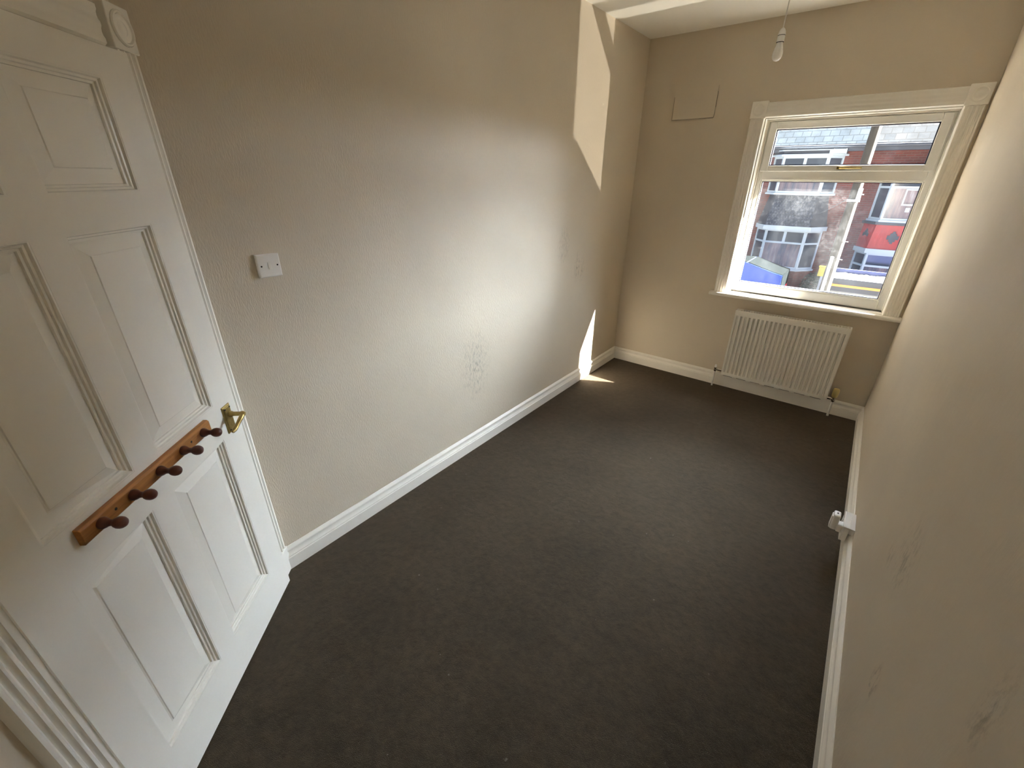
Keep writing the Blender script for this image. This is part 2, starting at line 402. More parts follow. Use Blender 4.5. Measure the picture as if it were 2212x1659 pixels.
# ------------------------------------------------------------------ door with its surround
door = struct(empty('door_1', (A.x, A.y, 0), ANG), 'white six-panel door with brass lever handle', 'door')
DW, DH, DT = .856, 2.034, .040
SX = [(0.0, .1205), (.3973, .4843), (.751, DW)]                # stiles and muntin
RZ = [(.010, .194), (.878, 1.014), (1.613, 1.698), (1.962, DH)]    # rails
slab = MB()
slab.box(SX[0][0], SX[0][1], -DT, 0, .010, DH).box(SX[2][0], SX[2][1], -DT, 0, .010, DH)
for z0, z1 in RZ: slab.box(SX[0][1], SX[2][0], -DT, 0, z0, z1)
for i in range(3): slab.box(SX[1][0], SX[1][1], -DT, 0, RZ[i][1], RZ[i + 1][0])
slab.build('leaf', M['gloss'], door)
for i in range(3):
    for x0, x1 in ((SX[0][1], SX[1][0]), (SX[1][1], SX[2][0])):
        z0, z1 = RZ[i][1], RZ[i + 1][0]
        pm = MB()                                                # raised field: flat border, sloped bevel, flat centre
        def loop(d, y): return [(x0 + d, y, z0 + d), (x1 - d, y, z0 + d), (x1 - d, y, z1 - d), (x0 + d, y, z1 - d)]
        L = [loop(0, -.034), loop(0, -.0205), loop(.022, -.0205), loop(.054, -.011), loop(.056, -.009)]
        vs_ = sum(L, []); fs_ = [(4*j + k, 4*j + (k+1) % 4, 4*(j+1) + (k+1) % 4, 4*(j+1) + k) for j in range(len(L)-1) for k in range(4)] + [(16, 17, 18, 19), (3, 2, 1, 0)]
        pm.add(vs_, fs_); po = pm.build('panel', M['gloss'], door)
        mo = MB(); pr = [(0, -.0205), (0, -.0006), (.004, -.0010), (.0065, -.0075), (.0115, -.0085), (.0135, -.0135), (.019, -.0145), (.0195, -.0205)]
        mo.miter(pr, (x0, 0, z0), (1, 0, 0), (0, 1, 0), (0, 0, z1 - z0), 1, 1).miter(pr, (x1, 0, z0), (-1, 0, 0), (0, 1, 0), (0, 0, z1 - z0), 1, 1)
        mo.miter(pr, (x0, 0, z0), (0, 0, 1), (0, 1, 0), (x1 - x0, 0, 0), 1, 1).miter(pr, (x0, 0, z1), (0, 0, -1), (0, 1, 0), (x1 - x0, 0, 0), 1, 1)
        mo.build('moulding', M['gloss'], po, 0, True)
# lever handle
hp = MB(); L = [[(.036, y, .884) if False else None] for y in ()]
def plate(x0, x1, z0, z1, steps):
    m_ = MB(); vs_ = []
    for d, y in steps: vs_ += [(x0 + d, y, z0 + d), (x1 - d, y, z0 + d), (x1 - d, y, z1 - d), (x0 + d, y, z1 - d)]
    k = len(steps); fs_ = [(4*j + q, 4*j + (q+1) % 4, 4*(j+1) + (q+1) % 4, 4*(j+1) + q) for j in range(k-1) for q in range(4)] + [tuple(range(4*k-4, 4*k)), (3, 2, 1, 0)]
    return m_.add(vs_, fs_)
hdl = plate(.040, .086, .882, .987, [(0, 0), (0, .004), (.004, .005), (.005, .007), (.008, .008)]).build('handle_plate', M['brass'], door)
tag(hdl, 'aged brass lever plate')
lv = MB().lathe([(.011, .006), (.011, .016), (.0085, .020), (.008, .044), (.010, .050), (.0105, .056), (.007, .062), (0, .063)], (.058, 0, .950), (0, 1, 0), 16)
lv.tube([(.054, .052, .951), (.068, .055, .946), (.085, .053, .937), (.102, .050, .925), (.118, .049, .918), (.131, .050, .919), (.139, .052, .923)], [.0085, .0085, .0075, .007, .0075, .0065, .003], 10)
lv.build('lever', M['brass'], hdl, 0, True)
for x, z in ((.049, .893), (.077, .893), (.049, .976), (.077, .976)):
    MB().lathe([(.0035, .0075), (.0035, .0088), (.002, .0092), (0, .0092)], (x, 0, z), (0, 1, 0), 8).build('screw', M['dark'], hdl)

dt = struct(empty('trim_2', AW, ANGW), 'fluted white architrave with round rosette block around the door', 'door surround')
DP = flutes(.086, .024, 3, .007)
MB().prism(DP, (.0, 0, .135), (1, 0, 0), (0, 1, 0), (0, 0, 2.046 - .135)).build('jamb', M['gloss'], dt, 0, True)
MB().prism(DP, (.957, 0, .135), (1, 0, 0), (0, 1, 0), (0, 0, 2.046 - .135)).build('jamb', M['gloss'], dt, 0, True)
MB().prism(flutes(.094, .016, 2, .004), (.101, 0, 2.047), (0, 0, 1), (0, 1, 0), (.845, 0, 0)).build('head', M['gloss'], dt, 0, True)
for x in (-.003, .953):
    cbk = MB().box(x, x + .095, 0, .030, 2.046, 2.150).build('corner_block', M['gloss'], dt, .003)
    mb = MB(); rosette(mb, (x + .0475, .030, 2.098), (0, 1, 0), .041, .007); mb.build('rosette', M['gloss'], cbk, 0, True)
    MB().box(x, x + .090, 0, .029, 0, .136).build('plinth_block', M['gloss'], dt, .004)
MB().box(.088, .955, 0, .010, 0, 2.046).build('door_stop', M['gloss'], dt)

# peg rail screwed to the door
pr_ = tag(empty('peg_rail', A + E_ * .436 + Vector((0, 0, .976)), ANG), 'orange pine coat rail with five dark wooden pegs on the door', 'coat rack')
MB().prism([(-.023, 0), (.023, 0), (.023, .013), (.018, .018), (-.018, .018), (-.023, .013)], (-.252, 0, 0), (0, 0, 1), (0, 1, 0), (.504, 0, 0)).build('board', M['oak'], pr_, .0015)
pegm = MB().lathe([(.0125, .015), (.0148, .019), (.0150, .024), (.0125, .030), (.0088, .036), (.0078, .042), (.0085, .047), (.0118, .051), (.0144, .057), (.0150, .063), (.0140, .069), (.0108, .0745), (.006, .0775), (0, .0783)], (0, 0, 0), (0, 1, 0), 18)
pg = None
for i in range(5):
    loc = (-.208 + .1025 * i, 0, 0)
    if pg is None: pg = pegm.build('peg', M['peg'], pr_, 0, True); pg.location = loc
    else: copy_part(pg, pr_, loc)
sc_ = MB().lathe([(.004, .017), (.004, .0185), (.001, .0188), (0, .0188)], (0, 0, 0), (0, 1, 0), 8).build('screw', M['dark'], pr_); sc_.location = (-.150, 0, .002)
copy_part(sc_, pr_, (.155, 0, .002))

# ------------------------------------------------------------------ radiator
rx0, rx1, rz0, rz1, ry = 1.096, 1.902, .136, .736, 4.090
rad = tag(empty('radiator', (1.499, D - .05, 0)), 'white ribbed panel radiator below the window', 'radiator')
def rpart(mb, name, m, bevel=0.0, smooth=False, parent=None):
    o = mb.build(name, m, parent or rad, bevel, smooth)
    if parent is None: o.matrix_parent_inverse = Matrix.Translation((-1.499, -(D - .05), 0))
    return o
NR = 24; px0, px1, pz0, pz1 = rx0 + .006, rx1 - .006, rz0 + .004, rz1 - .006
pit = (px1 - px0 - .012) / NR; xs = [(px0, 0)]
for i in range(NR):
    a = px0 + .006 + i * pit
    xs += [(a + pit * q, h) for q, h in ((.08, 0), (.16, .75), (.22, 1), (.44, 1), (.50, .75), (.58, 0))]
xs.append((px1, 0))
zs = [(pz0, 0), (pz0 + .028, 0), (pz0 + .036, .6), (pz0 + .046, 1), (pz1 - .056, 1), (pz1 - .046, .6), (pz1 - .038, 0), (pz1, 0)]
mb = MB(); nx = len(xs)
vv = [(x, ry + .015 * h * k, z) for z, k in zs for x, h in xs]
ff = [(j*nx+i, j*nx+i+1, (j+1)*nx+i+1, (j+1)*nx+i) for j in range(len(zs)-1) for i in range(nx-1)]
mb.add(vv, ff); mb.box(px0, px1, ry + .0160, ry + .02, pz0, pz1)
mb.add([(px0, ry, pz0), (px1, ry, pz0), (px1, ry + .02, pz0), (px0, ry + .02, pz0)], [(0, 1, 2, 3)])
mb.add([(px0, ry, pz1), (px1, ry, pz1), (px1, ry + .02, pz1), (px0, ry + .02, pz1)], [(0, 1, 2, 3)])
rpart(mb, 'front_panel', M['rad'], 0, True)
for xa, xb in ((rx0, rx0 + .006), (rx1 - .006, rx1)): rpart(MB().box(xa, xb, ry + .001, D - .030, rz0 + .004, rz1 + .001), 'side_cover', M['rad'], .002)
top = MB()
top.box(rx0, rx1, ry + .000, ry + .010, rz1 - .006, rz1 + .001).box(rx0, rx1, D - .042, D - .032, rz1 - .006, rz1 + .001)
k = 40
for i in range(k + 1):
    a = rx0 + .006 + (rx1 - rx0 - .016) * i / k; top.box(a, a + .005, ry + .01, D - .042, rz1 - .004, rz1)
rpart(top, 'top_grille', M['rad'], .0)
rpart(MB().box(rx0 + .006, rx1 - .006, ry + .035, D - .036, rz0 + .006, rz1 - .01), 'fins', M['rad'])
for x in (rx0 + .15, rx1 - .15): rpart(MB().box(x - .012, x + .012, D - .04, D - .001, rz0 + .03, rz1 - .05), 'bracket', M['rad'])
bot = MB()
for i in range(7): a = rx0 + .02 + i * .112; bot.box(a, a + .075, ry + .004, ry + .03, rz0 - .001, rz0 + .006)
rpart(bot, 'seam_shade', M['dark'])  # seam dashes coloured dark to paint the shade under the radiator
vx = 1.036; vy = D - .062
rpart(MB().tube([(vx, vy, -.01), (vx, vy, .150)], .0075, 12), 'pipe', M['plastic'], 0, True)
v = rpart(MB().lathe([(.010, .145), (.0125, .150), (.0125, .160), (.010, .163), (.0115, .172), (.0115, .180), (.008, .184)], (vx, vy, 0), (0, 0, 1), 12).tube([(vx, vy, .165), (vx + .022, vy, .165)], .0095, 10).tube([(vx + .022, vy, .165), (rx0 + .004, vy, .165)], .012, 6), 'valve', M['chrome'], 0, True)
rpart(MB().lathe([(.009, .182), (.009, .205), (.007, .209), (0, .2095)], (vx, vy, 0), (0, 0, 1), 12), 'valve_cap', M['plastic'], 0, True)
vx = 1.944
rpart(MB().tube([(vx, vy, -.01), (vx, vy, .132)], .0085, 12), 'pipe', M['plastic'], 0, True)
rpart(MB().lathe([(.010, .128), (.0135, .133), (.0135, .145), (.011, .148), (.013, .158), (.013, .168)], (vx, vy, 0), (0, 0, 1), 12).tube([(vx, vy, .152), (vx - .02, vy, .152)], .010, 10).tube([(vx - .02, vy, .152), (rx1 - .004, vy, .152)], .0125, 6), 'valve', M['chrome'], 0, True)
th = MB().lathe([(.014, .166), (.019, .172), (.0215, .182), (.0225, .205), (.0225, .228), (.019, .240), (.012, .244), (0, .245)], (vx, vy, 0), (0, 0, 1), 16)
tag(rpart(th, 'thermostat_head', M['cream'], 0, True), 'yellowed thermostatic valve head')

# ------------------------------------------------------------------ light switch
sw = tag(empty('light_switch', (0, .874, 1.426)), 'square white light switch beside the door', 'switch')
plm = plate(-.043, .043, -.043, .043, [(0, 0), (0, .010), (.002, .0125), (.004, .0135)])
rotm = Matrix.Rotation(math.radians(-90), 4, 'Z')
def spart(mb, name, m, bevel=0, smooth=False):
    o = mb.build(name, m, sw, bevel, smooth); o.rotation_euler = (0, 0, math.radians(-90)); return o
spart(plm, 'plate', M['plastic'])
spart(MB().prism([(-.013, .012), (-.013, .0145), (.013, .019), (.013, .012)], (-.0055, 0, 0), (0, 0, -1), (0, 1, 0), (.011, 0, 0)), 'rocker', M['plastic'], .001)
for x in (-.030, .030): spart(MB().lathe([(.0032, .013), (.0032, .0142), (0, .0142)], (x, 0, 0), (0, 1, 0), 10), 'screw', M['dark'])

# ------------------------------------------------------------------ pendant lamp
lp = tag(empty('pendant_lamp', (1.138, 3.30, H)), 'bare unlit bulb hanging on a white cord from the ceiling', 'lamp')
MB().lathe([(.05, 0), (.05, -.012), (.042, -.024), (.018, -.030), (0, -.031)], (0, 0, 0), (0, 0, 1), 24).build('ceiling_rose', M['plastic'], lp, 0, True)
MB().tube([(0, 0, -.028), (.001, 0, -.12), (0, .001, -.2), (0, 0, -.292)], .003, 8).build('cord', M['plastic'], lp, 0, True)
MB().lathe([(.004, -.272), (.010, -.277), (.016, -.288), (.0185, -.300), (.0185, -.304)], (0, 0, 0), (0, 0, 1), 20).build('holder_cap', M['plastic'], lp, 0, True)
MB().lathe([(.0165, -.304), (.0165, -.307), (.0178, -.308), (.0178, -.334), (.0165, -.336)], (0, 0, 0), (0, 0, 1), 20).build('lamp_holder', M['plastic'], lp, 0, True)
MB().lathe([(.0135, -.334), (.014, -.338), (.0165, -.350), (.0215, -.366)], (0, 0, 0), (0, 0, 1), 20).build('bulb_base', M['plastic'], lp, 0, True)
MB().lathe([(.0215, -.366), (.0250, -.378), (.0258, -.388), (.0245, -.399), (.020, -.410), (.013, -.417), (.005, -.4195), (0, -.42)], (0, 0, 0), (0, 0, 1), 24).build('bulb_globe', M['lampglass'], lp, 0, True)

for z in (-.3055, -.3352): MB().lathe([(.0168, z - .0012), (.0182, z - .0008), (.0182, z + .0008), (.0168, z + .0012)], (0, 0, 0), (0, 0, 1), 20).build('gap_shade_ring', M['dark'], lp)  # dark rings put in as the shade of the gaps in the holder
# ------------------------------------------------------------------ socket on the right wall, plugged-in adaptor
so = tag(empty('wall_socket', (W, 2.528, .075)), 'white surface-mounted double socket on the skirting', 'socket')
mb = MB(); mb.box(-.042, -.022, -.073, .073, 0, .086).box(-.022, -.001, -.073, .073, .051, .086)
mb.build('back_box', M['plastic'], so, .002)
MB().box(-.049, -.042, -.073, .073, 0, .086).build('face_plate', M['plastic'], so, .002)
for y in (-.016, .016): MB().box(-.052, -.048, y - .005, y + .005, .058, .074).build('rocker', M['plastic'], so, .001)
ad = tag(empty('plug_adaptor', (W - .049, 2.488, .112)), 'white plug-in adaptor pushed into the skirting socket', 'adaptor')
MB().box(-.024, .003, -.023, .023, -.003, .040).build('plug_base', M['plastic'], ad, .005)
bd = MB().box(-.052, -.022, -.024, .024, .001, .092).build('body', M['plastic'], ad, .007, False, 3)
MB().box(-.056, -.050, -.020, .020, .004, .078).build('front_cover', M['plastic'], ad, .003)
MB().box(-.040, -.034, -.006, .006, .0915, .0925).build('slot', M['dark'], ad)

# ------------------------------------------------------------------ outside: street
GZ = -2.65; YH = 22.0
def ext(x14, z14, y):                                           # design table measured at 14 m, moved to its real distance
    k = (y - CAM.y) / (14.0 - CAM.y); return CAM.x + (x14 - CAM.x) * k, CAM.z + (z14 - CAM.z) * k
def brick_mat(name, c1, c2, mo, sc):
    m = mat(name, c1, .85); n, l, b = nt(m); g = n.new('ShaderNodeNewGeometry'); mp = n.new('ShaderNodeMapping'); mp.inputs['Rotation'].default_value = (math.radians(90), 0, 0)
    l.new(g.outputs['Position'], mp.inputs[0]); t = n.new('ShaderNodeTexBrick'); l.new(mp.outputs[0], t.inputs['Vector'])
    t.inputs['Color1'].default_value = (*c1, 1); t.inputs['Color2'].default_value = (*c2, 1); t.inputs['Mortar'].default_value = (*mo, 1)
    t.inputs['Scale'].default_value = 1.0; t.inputs['Brick Width'].default_value = .225 * sc; t.inputs['Row Height'].default_value = .075 * sc; t.inputs['Mortar Size'].default_value = .008 * sc
    a = noise(n, l, 1.3, 5, .65, g.outputs['Position'])
    l.new(mixc(n, l, 1.0, t.outputs[0], ramp(n, l, a.outputs[0], [(.3, (.7, .7, .7)), (.7, (1.2, 1.2, 1.2))]).outputs[0], 'MULTIPLY'), b.inputs['Base Color'])
    bump(n, l, b, t.outputs[1], -.4, .01); return m
def slate_mat(name, c1, c2, bw, rh, rough=.5):
    m = brick_mat(name, c1, c2, tuple(c * .55 for c in c1), 1.0); n, l, b = nt(m); b.inputs['Roughness'].default_value = .9; b.inputs['Specular IOR Level'].default_value = .05
    for x in n:
        if x.type == 'TEX_BRICK': x.inputs['Brick Width'].default_value = bw; x.inputs['Row Height'].default_value = rh; x.inputs['Mortar Size'].default_value = .012
    return m
M['brick'] = brick_mat('red_brick', (.150, .036, .027), (.105, .028, .022), (.12, .085, .07), 1.0)
M['roofL'] = slate_mat('smooth_slate_roof', (.028, .038, .050), (.034, .044, .056), .30, .20, .45)
M['roofR'] = slate_mat('weathered_slate_roof', (.048, .052, .058), (.028, .033, .040), .30, .20, .55)
M['slate'] = mat('bay_slates', (.075, .080, .095), .55); n, l, b = nt(M['slate']); g = n.new('ShaderNodeNewGeometry'); a = noise(n, l, 9, 5, .75, g.outputs['Position']); l.new(ramp(n, l, a.outputs[0], [(.36, (.022, .028, .036)), (.50, (.06, .062, .078)), (.66, (.17, .17, .17))]).outputs[0], b.inputs['Base Color'])
M['extwhite'] = mat('outdoor_white_frames', (.42, .48, .52), .4)
M['extglass'] = mat('dark_house_glass', (.045, .055, .075), .08, 0, .8)
M['curtain'] = mat('pale_curtain_glass', (.16, .13, .15), .15, 0, .8); n, l, b = nt(M['curtain']); g = n.new('ShaderNodeNewGeometry'); a = noise(n, l, 2.4, 4, .6, g.outputs['Position'], (3, 1, .4)); l.new(ramp(n, l, a.outputs[0], [(.35, (.06, .07, .10)), (.6, (.20, .15, .16)), (.75, (.28, .26, .28))]).outputs[0], b.inputs['Base Color'])
M['redpaint'] = mat('red_painted_boards', (.36, .030, .028), .5); n, l, b = nt(M['redpaint']); g = n.new('ShaderNodeNewGeometry'); a = noise(n, l, 5, 5, .65, g.outputs['Position'], (2.5, 1, .5)); l.new(ramp(n, l, a.outputs[0], [(.35, (.26, .020, .022)), (.62, (.38, .035, .032)), (.80, (.50, .20, .18))]).outputs[0], b.inputs['Base Color'])
M['lead'] = mat('dark_grey_lead', (.045, .048, .060), .6)
M['asphalt'] = mat('asphalt', (.12, .12, .12), .9); n, l, b = nt(M['asphalt']); g = n.new('ShaderNodeNewGeometry'); a = noise(n, l, 6, 6, .7, g.outputs['Position']); l.new(ramp(n, l, a.outputs[0], [(.3, (.06, .06, .06)), (.7, (.10, .10, .098))]).outputs[0], b.inputs['Base Color'])
M['paving'] = mat('paving', (.16, .155, .14), .9)
M['blue'] = mat('blue_car_paint', (.020, .055, .30), .5, 0, .2)
M['carglass'] = mat('car_glass', (.0035, .0045, .005), 1.0, 0, 0.0)
M['tail'] = mat('red_tail_lamp', (.55, .02, .03), .25)
M['tyre'] = mat('tyre_rubber', (.015, .015, .015), .8)
M['polewood'] = mat('weathered_pole_wood', (.22, .19, .15), .9); n, l, b = nt(M['polewood']); t = n.new('ShaderNodeTexCoord'); a = noise(n, l, 8, 5, .7, t.outputs['Object'], (4, 4, .3)); l.new(ramp(n, l, a.outputs[0], [(.3, (.018, .015, .011)), (.7, (.050, .042, .033))]).outputs[0], b.inputs['Base Color'])
M['steel'] = mat('galvanised_steel', (.30, .33, .36), .5, .4)
M['navy'] = mat('navy_paint', (.035, .045, .12), .5, 0, .2)
M['vanwhite'] = mat('van_white', (.22, .22, .21), .7)
M['orange'] = mat('orange_stripe', (.60, .24, .05), .5)
M['green'] = mat('green_panel', (.16, .26, .12), .5)
M['shrub'] = mat('dark_leaves', (.030, .040, .028), .8)
M['yellow'] = mat('yellow_box', (.62, .52, .06), .5)

struct(MB().box(-14, 16, YO + .3, YH, GZ - .1, GZ).build('street', M['asphalt']), 'grey asphalt street outside the window', 'street')
struct(MB().box(-14, 16, 19.6, YH, GZ, GZ + .12).build('pavement', M['paving']), 'paved strip in front of the brick terrace', 'pavement')

def bay(parent, x0, x1, xa, xb, z0, z1, zt, yb, pan, vents, m_side, name='bay_window'):
    """canted bay: wall ends x0,x1 at YH, front xa..xb at yb; sill z0, head z1, transom zt"""
    b_ = empty(name, (0, 0, 0)); b_.parent = parent
    fr = MB(); T = .07
    def face(p, q, mull, tr_z, top_split):
        p, q = Vector((p[0], p[1], 0)), Vector((q[0], q[1], 0)); d = (q - p); L = d.length; d.normalize(); nn = Vector((d.y, -d.x, 0))
        mt = Matrix(((d.x, -nn.x, 0, p.x), (d.y, -nn.y, 0, p.y), (0, 0, 1, 0), (0, 0, 0, 1)))
        fr.m = mt
        fr.box(0, T, 0, .07, z0, z1).box(L - T, L, 0, .07, z0, z1).box(T, L - T, 0, .07, z0, z0 + T).box(T, L - T, 0, .07, z1 - T, z1)
        if tr_z: fr.box(T, L - T, 0, .07, tr_z - .035, tr_z + .035)
        xsp = [T, L - T]
        if top_split and tr_z: fr.box(L / 2 - .05, L / 2 + .05, -.005, .07, tr_z, z1 - T)
        fr.m = Matrix.Identity(4)
        cells = []
        if tr_z:
            cells.append((T, L - T, z0 + T, tr_z - .035, 0))
            if top_split: cells += [(T, L / 2 - .05, tr_z + .035, z1 - T, 1), (L / 2 + .05, L - T, tr_z + .035, z1 - T, 1)]
            else: cells.append((T, L - T, tr_z + .035, z1 - T, 1))
        else: cells.append((T, L - T, z0 + T, z1 - T, 0))
        for a0, a1, c0, c1, kk in cells:
            g_ = MB(); g_.m = mt; g_.box(a0, a1, .035, .045, c0, c1); g_.build('pane', mull if kk == 0 else M['extglass'], b_)
    face((x0, YH), (xa, yb), m_side, zt, False); face((xa, yb), (xb, yb), pan, zt, vents); face((xb, yb), (x1, YH), m_side, zt, False)
    fr.build('frame', M['extwhite'], b_)
    MB().prism([(x0 - .05, YH), (xa - .03, yb - .06), (xb + .03, yb - .06), (x1 + .05, YH)], (0, 0, z0 - .07), (1, 0, 0), (0, 1, 0), (0, 0, .07)).build('sill', M['extwhite'], b_)
    return b_
def skirt(parent, top, botm, m, name):
    """sloping or plain skirt between the bays: top and bottom rings ((x0,xa,xb,x1), front y, z)"""
    (t, ty, tz), (q, qy, qz) = top, botm
    vs_ = [(t[0], YH, tz), (t[1], ty, tz), (t[2], ty, tz), (t[3], YH, tz), (q[0], YH, qz), (q[1], qy, qz), (q[2], qy, qz), (q[3], YH, qz)]
    return MB().add(vs_, [(0, 1, 5, 4), (1, 2, 6, 5), (2, 3, 7, 6), (0, 3, 2, 1), (4, 5, 6, 7), (0, 4, 7, 3)]).build(name, m, parent)

XP = 1.07                                                       # party line
def house(name, x0, x1, roofm, label):
    h = tag(empty(name, ((x0 + x1) / 2, YH, GZ)), label, 'house')
    def hp_(mb, nm, m, **k):
        o = mb.build(nm, m, h, **k); o.matrix_parent_inverse = Matrix.Translation((-(x0 + x1) / 2, -YH, -GZ)); return o
    hp_(MB().box(x0, x1, YH, YH + .3, GZ, 2.86), 'brick_wall', M['brick'])
    hp_(MB().add([(x0, 21.62, 2.84), (x1, 21.62, 2.84), (x1, 25.2, 6.80), (x0, 25.2, 6.80), (x0, 21.62, 2.92), (x1, 21.62, 2.92), (x1, 25.2, 6.90), (x0, 25.2, 6.90)],
                 [(0, 3, 2, 1), (4, 5, 6, 7), (0, 1, 5, 4), (1, 2, 6, 5), (2, 3, 7, 6), (3, 0, 4, 7)]), 'roof', roofm)
    hp_(MB().box(x0, x1, 21.60, YH, 2.68, 2.84), 'eaves_shadow_board', M['lead'])  # dark colour paints the shadow below the gutter
    hp_(MB().tube([(x0, 21.57, 2.84), (x1, 21.57, 2.84)], .055, 8), 'gutter', M['lead'])
    root = empty('bay_front', (0, 0, 0)); root.parent = h; root.matrix_parent_inverse = Matrix.Translation((-(x0 + x1) / 2, -YH, -GZ))
    return h, root, hp_

hL, rL, pL = house('brick_house', -6.2, XP, M['roofL'], 'red brick house with dark slate skirt between its white bay windows')
def adopt(root, house_o):                                       # bay parts hang straight under the house
    for c in list(root.children):
        c.parent = house_o; c.matrix_parent_inverse = root.matrix_parent_inverse.copy()
    bpy.data.objects.remove(root)
bay(rL, -1.95, .37, -1.55, -.06, 1.25, 2.53, 1.86, 21.45, M['curtain'], True, M['extglass'])
MB().prism([(-2.05, YH), (-1.62, 21.33), (.02, 21.33), (.48, YH)], (0, 0, 2.53), (1, 0, 0), (0, 1, 0), (0, 0, .07)).build('bay_head', M['extwhite'], rL)
MB().prism([(-2.0, YH), (-1.58, 21.40), (-.02, 21.40), (.42, YH)], (0, 0, 2.60), (1, 0, 0), (0, 1, 0), (0, 0, .11)).build('bay_fascia', M['lead'], rL)
MB().prism([(-2.05, YH), (-1.62, 21.33), (.02, 21.33), (.48, YH)], (0, 0, 2.71), (1, 0, 0), (0, 1, 0), (0, 0, .035)).build('bay_roof_edge', M['extwhite'], rL)
MB().box(-.10, .40, 21.34, 21.9, 2.60, 2.745).build('gutter_end', M['extwhite'], rL)
skirt(rL, ((-1.80, -1.50, -.08, .24), 21.58, 1.18), ((-2.02, -1.60, -.02, .46), 21.28, .05), M['lead'], 'skirt_core')
# slates laid over the sloping front of the skirt
sl = MB(); R_, C_ = 8, 15
for r in range(R_):
    z0_ = .06 + r * .138; f0 = (z0_ - .05) / 1.13
    for c in range(C_):
        f1 = min(1, f0 + .155 / 1.13)
        def pt(u, f): xa_, xb_ = -1.60 + .10 * f, -.02 - .06 * f; return xa_ + (xb_ - xa_) * u, 21.28 + .30 * f
        ju = (.5 / C_ if r % 2 else 0); u0, u1 = max(0, c / C_ - ju + .004), min(1, (c + 1) / C_ - ju - .004)
        if u1 <= u0: continue
        dz = random.uniform(0, .008)
        (ax, ay), (bx, by), (cx, cy), (dx, dy) = pt(u0, f0), pt(u1, f0), pt(u1, f1), pt(u0, f1); z1_ = .05 + f1 * 1.13
        sl.add([(ax, ay - .035 - dz, z0_), (bx, by - .035 - dz, z0_), (cx, cy - .012, z1_), (dx, dy - .012, z1_), (ax, ay - .005, z0_), (bx, by - .005, z0_)], [(0, 1, 2, 3), (0, 4, 5, 1), (0, 3, 4), (1, 5, 2)])
tag(sl.build('slates', M['slate'], rL), 'weathered grey slates between the bays', kind='stuff')
MB().prism([(-2.06, YH), (-1.64, 21.24), (.02, 21.24), (.50, YH)], (0, 0, -.11), (1, 0, 0), (0, 1, 0), (0, 0, .16)).build('bay_head', M['extwhite'], rL)
bay(rL, -1.98, .385, -1.53, -.10, -1.60, -.11, -.60, 21.40, M['curtain'], True, M['extglass'])
MB().prism([(-1.95, YH), (-1.52, 21.44), (-.11, 21.44), (.36, YH)], (0, 0, GZ + .12), (1, 0, 0), (0, 1, 0), (0, 0, -1.67 - GZ - .12)).build('bay_base', M['brick'], rL)
adopt(rL, hL)

hR, rR, pR = house('brick_house', XP, 8.2, M['roofR'], 'red brick house with bright red painted skirt between its white bay windows')
MB().prism([(1.56, YH), (1.95, 21.33), (3.62, 21.33), (4.02, YH)], (0, 0, 1.90), (1, 0, 0), (0, 1, 0), (0, 0, .10)).build('bay_roof_edge', M['extwhite'], rR)
bay(rR, 1.66, 3.92, 2.02, 3.55, .43, 1.90, 1.51, 21.45, M['curtain'], False, M['extglass'])
cs = MB(); ring(cs, 2.46, 2.86, .93, 1.46, .045, .045, .05, .04, 21.425, 21.45); cs.build('casement', M['extwhite'], rR)
MB().box(2.62, 2.74, 21.44, 21.45, .72, .86).build('window_card', M['extwhite'], rR)
MB().prism([(1.52, YH), (1.93, 21.36), (3.64, 21.36), (4.06, YH)], (0, 0, .27), (1, 0, 0), (0, 1, 0), (0, 0, .09)).build('sill_shadow_band', M['lead'], rR)  # dark band painted as the shadow of the bay sill on the skirt
skirt(rR, ((1.60, 1.98, 3.60, 4.0), 21.40, .27), ((1.56, 1.92, 3.66, 4.04), 21.34, -.56), M['redpaint'], 'red_skirt')
def emblem(o, d, nn, s):
    mb = MB(); o, d, nn = Vector(o), Vector(d).normalized(), Vector(nn).normalized()
    prof = [(-.5, .16), (-.28, .16), (-.28, .34), (-.12, .34), (-.12, .5), (.12, .5), (.12, .34), (.28, .34), (.28, .16), (.5, .16), (.5, -.16), (.28, -.16), (.28, -.34), (.12, -.34), (.12, -.5), (-.12, -.5), (-.12, -.34), (-.28, -.34), (-.28, -.16), (-.5, -.16)]
    mb.prism([(a * s * .8, b_ * s) for a, b_ in prof], o, d, (0, 0, 1), nn * .02); return mb
emblem((1.765, 21.705, -.10), (.36, -.63, 0), (-.87, -.49, 0), .40).build('cross_emblem', M['lead'], rR)
emblem((2.56, 21.36, -.14), (1, 0, 0), (0, -1, 0), .42).build('cross_emblem', M['lead'], rR)
MB().prism([(1.52, YH), (1.90, 21.30), (3.68, 21.30), (4.08, YH)], (0, 0, -.72), (1, 0, 0), (0, 1, 0), (0, 0, .16)).build('bay_head', M['extwhite'], rR)
bay(rR, 1.60, 3.96, 1.98, 3.58, -1.78, -.72, -1.18, 21.40, M['curtain'], False, M['extglass'])
MB().prism([(1.63, YH), (2.0, 21.44), (3.56, 21.44), (3.93, YH)], (0, 0, GZ + .12), (1, 0, 0), (0, 1, 0), (0, 0, -1.85 - GZ - .12)).build('bay_base', M['brick'], rR)
adopt(rR, hR)

